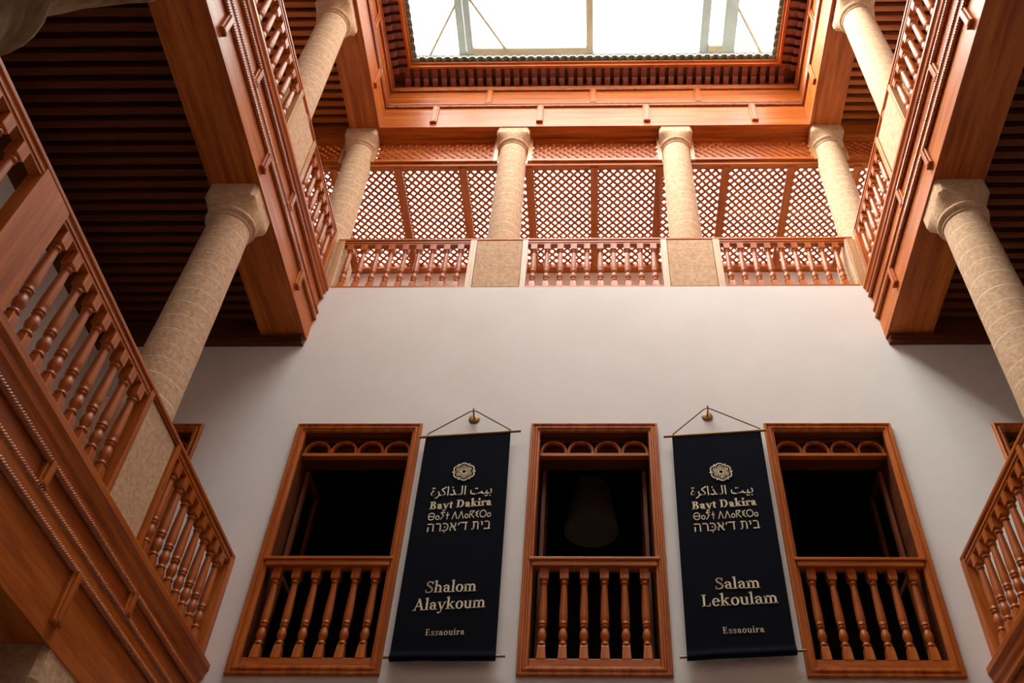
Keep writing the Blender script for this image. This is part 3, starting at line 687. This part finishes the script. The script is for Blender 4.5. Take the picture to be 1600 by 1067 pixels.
    if ch == 'k':
        stem(0.12, 0, A); g.line([(0.15, 0.20), (0.38, X - 0.01)], h).dg(0.24, 0.27, 0.42, 0, T).bar(0.28, X - s, 0.47, X).bar(0.32, 0, 0.53, s); return g, 0.53
    if ch == 'l': stem(0.12, 0, A); return g, 0.26
    if ch == 'i': stem(0.12, 0, X); g.dot(0.11, 0.62, T * .58); return g, 0.26
    if ch == 'r': stem(0.12, 0, X); g.line([(0.15, 0.28), (0.22, 0.41), (0.31, 0.42)], [h, h * 1.4, T * .7]).dot(0.315, 0.39, T * .52); return g, 0.38
    if ch == 'h': stem(0.12, 0, A, True, True, 0.06); arch(0.12, 0.38); return g, 0.52
    if ch == 'm': stem(0.12, 0, X, True, True, 0.05); arch(0.12, 0.37); arch(0.37, 0.62); return g, 0.75
    if ch == 'n': stem(0.12, 0, X, True, True, 0.06); arch(0.12, 0.38); return g, 0.52
    if ch == 'u':
        g.bar(0.12 - T / 2, 0.14, 0.12 + T / 2, X).bar(0.02, X - s, 0.13, X).arc(0.25, 0.16, 0.13 + T / 2, 0.17, 180, 330, T, h * 1.4).bar(0.38 - T / 2, 0, 0.38 + T / 2, X).bar(0.29, X - s, 0.4, X).bar(0.38, 0, 0.47, s); return g, 0.51
    if ch == 'o': g.arc(0.23, X / 2, 0.21, X / 2 + 0.012, 0, 360, T, h, 28); return g, 0.46
    if ch == 'e': g.arc(0.22, X / 2, 0.20, X / 2 + 0.012, 12, 325, T, h, 26).bar(0.06, 0.23, 0.41, 0.23 + h).line([(0.415, 0.25), (0.40, 0.31)], T * .6); return g, 0.44
    return g, 0.22
def latin(txt, T, h, track=0.0):
    out = []; x = 0
    for ch in txt:
        g, ad = glyph(ch, T, h)
        out += [[(px + x, py) for px, py in q] for q in g.q]; x += ad + track
    return out
def tifinagh(T=0.075):
    """drawn letter by letter, each within its own cell"""
    out = []; x = 0
    def put(g, ad):
        nonlocal x
        out.extend([[(px + x, py) for px, py in q] for q in g.q]); x += ad
    ring = lambda r: G().arc(r + 0.02, r, r, r, 0, 360, T, T, 26)
    def bigring(): return G().arc(0.36, 0.33, 0.34, 0.34, 0, 360, T, T, 30)
    put(bigring().bar(0.04, 0.33 - T / 2, 0.68, 0.33 + T / 2), 0.76)
    put(ring(0.2), 0.46)
    put(G().line([(0.46, 0.62), (0.06, 0.62), (0.34, 0.36), (0.04, 0.0)], T), 0.52)
    put(G().line([(0.2, 0), (0.2, 0.66)], T).line([(0.04, 0.40), (0.36, 0.40)], T), 0.66)
    lam = lambda: G().line([(0.03, 0), (0.27, 0.64), (0.51, 0)], T)
    put(lam(), 0.64); put(lam(), 0.60); put(ring(0.2), 0.46)
    put(G().line([(0.08, 0), (0.08, 0.62), (0.50, 0.62), (0.20, 0.32), (0.52, 0.0)], T), 0.56)
    put(G().line([(0.40, 0.62), (0.08, 0.46), (0.30, 0.34), (0.10, 0.24), (0.40, 0.04)], T), 0.46)
    put(bigring(), 0.74); put(ring(0.2), 0.42)
    return out
def hebrew(T=0.085):
    out = []; x = 0
    def put(g, ad):
        nonlocal x
        out.extend([[(px + x, py) for px, py in q] for q in g.q]); x += ad
    y = 0.60
    put(G().line([(0, y), (0.36, y), (0.43, y - 0.07), (0.44, 0)], T).line([(0.07, 0.38), (0.06, 0)], T), 0.60)
    put(G().line([(0, y), (0.27, y), (0.36, y - 0.08), (0.37, 0)], T), 0.50)
    put(G().line([(0.02, y), (0.24, y), (0.38, y - 0.10), (0.42, 0.30), (0.36, 0.10), (0.22, 0.04), (0.0, 0.04)], T).dot(0.19, 0.32, 0.055).dot(0.2, -0.10, 0.045), 0.55)
    put(G().line([(0.04, y + 0.03), (0.46, 0)], T * 1.15).line([(0.42, y + 0.02), (0.40, 0.40), (0.32, 0.22)], T).line([(0.06, 0), (0.06, 0.2), (0.16, 0.42)], T), 0.56)
    put(G().line([(0.15, y + 0.03), (0.05, 0.42)], T), 0.24)
    put(G().line([(0, y), (0.48, y)], T).line([(0.37, y), (0.37, 0)], T), 0.82)
    put(G().line([(0.04, y), (0.38, y), (0.45, y - 0.07), (0.46, 0)], T).line([(0.15, y), (0.15, 0.12), (0.10, 0.05), (0, 0.04)], T), 0.62)
    put(G().line([(0.02, y), (0.12, y - 0.02), (0.13, 0.32)], T), 0.28)
    put(G().line([(0.02, y), (0.28, y), (0.36, y - 0.08), (0.37, 0.05)], T).line([(0, 0.04), (0.46, 0.04)], T), 0.46)
    return out
OUT = {"ar":[[120,0,92,3,68,10,47,23,31,41,21,64,18,94,23,122,37,157,49,177,64,197,83,217,106,238,117,206,76,242,107,279,137,254,164,227,188,198,206,168,218,135,222,101,221,87,218,71,211,54,202,37,188,22,170,10,147,3],[120,49,138,50,153,55,165,64,173,75,178,88,180,104,179,119,175,135,168,152,155,170,136,191,109,214,135,215,115,196,97,175,83,154,73,134,67,115,65,98,69,77,80,61,98,52],[165,332,153,334,144,341,137,350,135,361,137,372,144,382,153,388,165,391,176,388,185,382,192,372,194,361,192,350,185,341,176,334],[84,332,72,334,63,341,56,350,54,361,56,372,63,382,72,388,84,391,95,388,104,382,110,372,113,361,110,350,104,341,95,334],[242,-138,225,-92,265,-77,297,-60,323,-41,343,-21,357,0,367,22,372,43,374,63,371,93,361,122,348,152,333,179,376,201,387,180,412,122,423,90,432,68,444,55,460,48,481,46,499,39,504,23,496,5,487,-1,475,-3,451,-1,432,6,418,17,408,31,401,46,397,62,416,52,411,14,398,-20,378,-50,353,-76,325,-98,296,-116,268,-129],[475,-3,481,46,536,46,568,47,592,49,610,54,622,60,635,73,638,88,636,104,628,122,612,145,586,174,537,218,509,240,500,248,491,260,493,277,497,293,504,304,517,317,534,329,555,342,578,355,668,401,705,419,725,375,646,337,592,309,554,286,520,263,529,285,564,256,595,229,621,204,643,179,660,156,673,132,680,109,683,85,682,72,678,57,671,42,658,28,639,15,612,6,576,-1,529,-3],[774,0,762,423,810,423,822,0],[988,46,1014,47,1035,52,1050,59,1060,69,1066,82,1068,96,1067,109,1055,142,1034,183,1006,228,991,251,1031,278,1053,244,1072,212,1088,182,1101,154,1129,80,1138,65,1149,54,1171,46,1181,46,1199,39,1205,23,1197,5,1187,-1,1175,-3,1156,-1,1137,4,1120,14,1105,29,1093,49,1086,74,1110,93,1107,70,1100,47,1085,27,1063,11,1031,0,988,-4,967,-3,946,0,927,4,910,10,894,18,881,27,905,68,919,60,938,53,961,47],[991,332,980,334,970,341,964,350,961,361,964,372,970,382,980,388,991,391,1002,388,1012,382,1018,372,1020,361,1018,350,1012,341,1002,334],[1175,-3,1181,46,1341,46,1360,39,1365,23,1357,5,1347,-1,1336,-3],[1336,-3,1341,46,1370,47,1388,52,1399,61,1404,75,1405,95,1405,122,1394,423,1442,423,1453,127,1454,97,1451,71,1446,49,1436,30,1421,16,1400,5,1372,-1],[1544,0,1532,423,1580,423,1592,0],[2016,-12,2031,36,2069,37,2108,41,2148,47,2188,57,2227,70,2264,88,2298,111,2328,139,2365,117,2358,96,2356,81,2363,64,2372,57,2387,51,2409,47,2439,46,2457,39,2462,23,2454,5,2445,-1,2433,-3,2397,-1,2366,5,2341,15,2323,31,2314,51,2314,76,2325,72,2299,52,2268,35,2234,21,2195,9,2154,0,2110,-7,2064,-11],[2016,-12,1966,-11,1923,-6,1887,3,1857,15,1833,32,1816,52,1806,78,1803,108,1803,123,1811,170,1819,201,1864,190,1858,169,1853,144,1851,122,1855,94,1867,72,1888,56,1922,45,1943,41,1969,38,2031,36,2043,7],[2116,238,2104,240,2095,246,2088,256,2086,267,2088,278,2095,287,2104,294,2116,296,2127,294,2136,287,2142,278,2145,267,2142,256,2136,246,2127,240],[2034,238,2023,240,2013,246,2007,256,2005,267,2007,278,2013,287,2023,294,2034,296,2045,294,2055,287,2061,278,2063,267,2061,256,2055,246,2045,240],[2433,-3,2439,46,2465,47,2485,50,2499,57,2510,67,2518,83,2524,104,2537,168,2583,159,2575,122,2571,97,2572,71,2581,57,2607,49,2629,46,2660,46,2678,39,2683,23,2675,5,2666,-1,2654,-3,2621,-2,2596,1,2578,6,2564,12,2555,21,2549,32,2542,59,2560,57,2550,40,2539,27,2527,16,2514,8,2498,3,2480,-1],[2582,-115,2571,-113,2561,-106,2555,-97,2552,-86,2555,-75,2561,-65,2571,-59,2582,-56,2593,-59,2603,-65,2609,-75,2611,-86,2609,-97,2603,-106,2593,-113],[2501,-115,2489,-113,2480,-106,2473,-97,2471,-86,2473,-75,2480,-65,2489,-59,2501,-56,2512,-59,2521,-65,2528,-75,2530,-86,2528,-97,2521,-106,2512,-113],[2654,-3,2660,46,2686,47,2706,49,2721,55,2731,64,2737,77,2739,97,2734,132,2721,175,2705,221,2753,239,2767,196,2774,171,2779,148,2784,106,2782,84,2779,64,2772,48,2763,33,2752,22,2738,13,2721,6,2701,1,2679,-2],[2717,-113,2706,-111,2696,-105,2690,-95,2688,-84,2690,-73,2696,-63,2706,-57,2717,-55,2728,-57,2738,-63,2744,-73,2746,-84,2744,-95,2738,-105,2728,-111]]}
def emblem():
    """six-lobed interlaced rosette, radius 1"""
    g = G()
    for k in range(6):
        a = pi / 2 + 0.08 + k * pi / 3; cx, cy = 0.60 * math.cos(a), 0.60 * math.sin(a); d = math.degrees(a)
        g.arc(cx, cy, 0.40, 0.40, d - 125, d + 125, 0.10, 0.10, 22)
        P = lambda r, t: (r * math.cos(a + t), r * math.sin(a + t))
        g.line([P(0.30, 0), P(0.48, 0.16), P(0.66, 0.22), P(0.74, 0.0), P(0.66, -0.22), P(0.48, -0.16), P(0.30, 0)], 0.06)
        g.line([P(0.24, 0.0), P(0.60, 0)], 0.06)
        b = pi / 6
        g.line([P(0.22, b), P(0.55, b)], [0.07, 0.12]); g.q.append([P(0.62, b - 0.16), P(0.98, b - 0.07), P(1.02, b), P(0.98, b + 0.07), P(0.62, b + 0.16), P(0.52, b)])
    g.arc(0, 0, 0.27, 0.27, 0, 360, 0.10, 0.10, 30)
    return g.q
def curve_mesh(lines, place, name):
    """fills outlines (with holes) into a flat mesh"""
    cu = bpy.data.curves.new(name, 'CURVE'); cu.dimensions = '2D'; cu.fill_mode = 'BOTH'; cu.extrude = 0.004
    for L in lines:
        sp = cu.splines.new('POLY'); n = len(L) // 2; sp.points.add(n - 1); sp.use_cyclic_u = True
        for i in range(n): sp.points[i].co = (L[2 * i] / 1000, L[2 * i + 1] / 1000, 0, 1)
    o = bpy.data.objects.new(name, cu); COL.objects.link(o)
    dg = bpy.context.evaluated_depsgraph_get(); me = bpy.data.meshes.new_from_object(o.evaluated_get(dg))
    bpy.data.objects.remove(o); bpy.data.curves.remove(cu)
    for v in me.vertices: v.co = place(v.co.x, v.co.y, v.co.z)
    me.update(); return me

# ------------------------------------------------------------ banners
YB = 7.70
def banner(label, tl, tr, bl, br, rods, hook, lines, emb, hook_label):
    """corners, rods and text lines as (x, z) on the hanging plane"""
    t = thing('wall_banner', label, 'banner', (tl[0] / 2 + tr[0] / 2, YB, bl[1]))
    nx, nz = 16, 40
    def S(u, v):   # u across, v down
        a = Vector(tl).lerp(Vector(tr), u); b = Vector(bl).lerp(Vector(br), u); p = a.lerp(b, v)
        w = 0.006 * math.sin(u * 7.0 + v * 2.0) * v + 0.004 * math.sin(u * 13 + 1) * v
        hem = 0.026 * math.exp(-((v - 0.988) / 0.014) ** 2)
        return p, w, hem
    mb = MB(); vs = []
    for side in (0, 1):
        for j in range(nz + 1):
            v = 0.93 * j / (nz - 14) if j < nz - 14 else (0.93 + 0.07 * (j - (nz - 14)) / 14)
            v = min(1, v)
            for i in range(nx + 1):
                p, w, hem = S(i / nx, v); vs.append((p.x, YB + w * 0.6 + (0.004 + hem if side else -hem), p.y))
    fs = []; m = (nx + 1) * (nz + 1)
    for j in range(nz):
        for i in range(nx):
            a = j * (nx + 1) + i; fs.append((a, a + 1, a + nx + 2, a + nx + 1)); fs.append((m + a, m + a + nx + 1, m + a + nx + 2, m + a + 1))
    edge = [i for i in range(nx + 1)] + [j * (nx + 1) + nx for j in range(1, nz + 1)] + [nz * (nx + 1) + i for i in range(nx - 1, -1, -1)] + [j * (nx + 1) for j in range(nz - 1, 0, -1)]
    for k in range(len(edge)):
        a, b = edge[k], edge[(k + 1) % len(edge)]; fs.append((a, b, m + b, m + a))
    mb.add(vs, fs, False)
    cl = obj('cloth', mb, CLOTH, t)
    (r0, r1), (r2, r3) = rods
    obj('upper_rod', MB().tube([(r0[0], YB + 0.004, r0[1]), (r1[0], YB + 0.004, r1[1])], 0.015, 10), BRASS, t)
    obj('lower_rod', MB().tube([(r2[0], YB + 0.008, r2[1] + 0.035), (r3[0], YB + 0.008, r3[1] + 0.035)], 0.013, 10), BRASS, t)
    tilt = (Vector(r1) - Vector(r0)).normalized()
    e0 = Vector(tl) + Vector((0.01, 0.01)); e1 = Vector(tr) + Vector((-0.0, 0.01))
    hz = hook[1] + 0.02
    cpts = [(e0.x, YB - 0.012, e0.y), (hook[0] - 0.045, YB - 0.005, hz + 0.0), (hook[0], YB - 0.002, hz + 0.025), (hook[0] + 0.045, YB - 0.005, hz + 0.0), (e1.x, YB - 0.012, e1.y)]
    obj('cord', MB().tube(cpts, 0.007, 6), CORD, t)
    for kind, p0, p1, cap, dy in lines:
        p0, p1 = Vector(p0), Vector(p1); ax = p1 - p0; wid = ax.length; ax.normalize()
        yl = YB - 0.008 + dy
        if kind in OUT:
            xs = [v for L in OUT[kind] for v in L[0::2]]; xa, xb = min(xs) / 1000, max(xs) / 1000; k = wid / (xb - xa)
            ky = cap / (0.475 if kind == 'he' else 0.42)
            sx_ = 0.12 if kind == 'ar' else 0.06
            me = curve_mesh(OUT[kind], lambda x, y, z: Vector((p0.x + ax.x * (x - xa) * k + 0 * y, yl + z * 0.5, p0.y + ax.y * (x - xa) * k + y * ky)), 'lettering')
            obj('lettering', me, LETTER, t)
        else:
            if kind == 'tif': Q = tifinagh()
            elif kind == 'heb': Q = hebrew()
            else:
                txt, T, h, tr_ = kind; Q = latin(txt, T, h, tr_)
            xa = min(p[0] for q in Q for p in q); xb = max(p[0] for q in Q for p in q); k = wid / (xb - xa)
            ky = cap / 0.68
            mb = MB()
            for q in Q:
                ring = [(p0.x + ax.x * (x - xa) * k, p0.y + ax.y * (x - xa) * k + y * ky) for x, y in q]
                mb.loft([[(x, yl - 0.001, z) for x, z in ring], [(x, yl + 0.001, z) for x, z in ring]])
            obj('lettering', mb, LETTER, t)
    ex, ez, er = emb; mb = MB()
    for q in emblem():
        ring = [(ex + x * er, ez + y * er) for x, y in q]
        mb.loft([[(x, YB - 0.012, z) for x, z in ring], [(x, YB - 0.009, z) for x, z in ring]])
    obj('emblem', mb, LETTER, t)
    # the brass hook on the wall
    hk = thing('wall_hook', hook_label, 'hook', (hook[0], YF, hook[1]))
    d = MB(); n = 24
    rings = []
    for (yy, r) in ((YF, 0.062), (YF - 0.012, 0.062), (YF - 0.02, 0.05), (YF - 0.024, 0.02)):
        rings.append([(hook[0] + r * math.cos(2 * pi * i / n), yy, hook[1] + r * math.sin(2 * pi * i / n)) for i in range(n)])
    obj('rosette', d.loft(rings), BRASS, hk)
    obj('pin', MB().tube([(hook[0], YF - 0.01, hook[1]), (hook[0], YB - 0.012, hook[1] + 0.005), (hook[0] - 0.002, YB - 0.025, hook[1] + 0.03), (hook[0] - 0.002, YB - 0.025, hook[1] + 0.055)], 0.009, 8), BRASS, hk)
banner('navy cloth banner reading Shalom Alaykoum, hung between the first two windows',(-1.86, 6.888),(-0.928, 6.954),(-1.858, 4.178),(-0.895, 4.189),(((-1.935, 6.869), (-0.815, 6.963)), ((-1.916, 4.178), (-0.809, 4.196))),(-1.365, 7.227),[('ar', (-1.707, 6.04), (-1.072, 6.078), 0.119, 0.0), (('Bayt Dakira', 0.15, 0.065, 0.03), (-1.698, 5.866), (-1.062, 5.926), 0.1, 0.0), ('tif', (-1.7, 5.728), (-1.058, 5.777), 0.097, 0.0), ('heb', (-1.691, 5.585), (-1.055, 5.629), 0.107, 0.0), (('Shalom', 0.105, 0.045, 0.0), (-1.616, 4.879), (-1.132, 4.901), 0.125, 0.0), (('Alaykoum', 0.105, 0.045, 0.0), (-1.711, 4.683), (-1.032, 4.725), 0.125, 0.0), (('Essaouira', 0.1, 0.045, 0.05), (-1.558, 4.426), (-1.198, 4.438), 0.066, 0.0)],(-1.389, 6.37, 0.123),'brass wall hook holding the cord of the Shalom Alaykoum banner')
banner('navy cloth banner reading Salam Lekoulam, hung beside the third window',(0.853, 6.886),(1.831, 6.97),(0.829, 4.197),(1.82, 4.258),(((0.761, 6.876), (1.894, 6.97)), ((0.765, 4.191), (1.913, 4.265))),(1.279, 7.262),[('ar', (0.998, 6.046), (1.647, 6.089), 0.119, 0.0), (('Bayt Dakira', 0.15, 0.065, 0.03), (1.0, 5.872), (1.665, 5.93), 0.1, 0.0), ('tif', (1.002, 5.737), (1.664, 5.786), 0.096, 0.0), ('heb', (1.0, 5.592), (1.66, 5.641), 0.106, 0.0), (('Salam', 0.105, 0.045, 0.0), (1.15, 4.928), (1.576, 4.945), 0.125, 0.0), (('Lekoulam', 0.105, 0.045, 0.0), (1.005, 4.737), (1.722, 4.781), 0.128, 0.0), (('Essaouira', 0.1, 0.045, 0.05), (1.174, 4.458), (1.555, 4.476), 0.065, 0.0)],(1.339, 6.368, 0.12200000000000011),'brass wall hook holding the cord of the Salam Lekoulam banner')
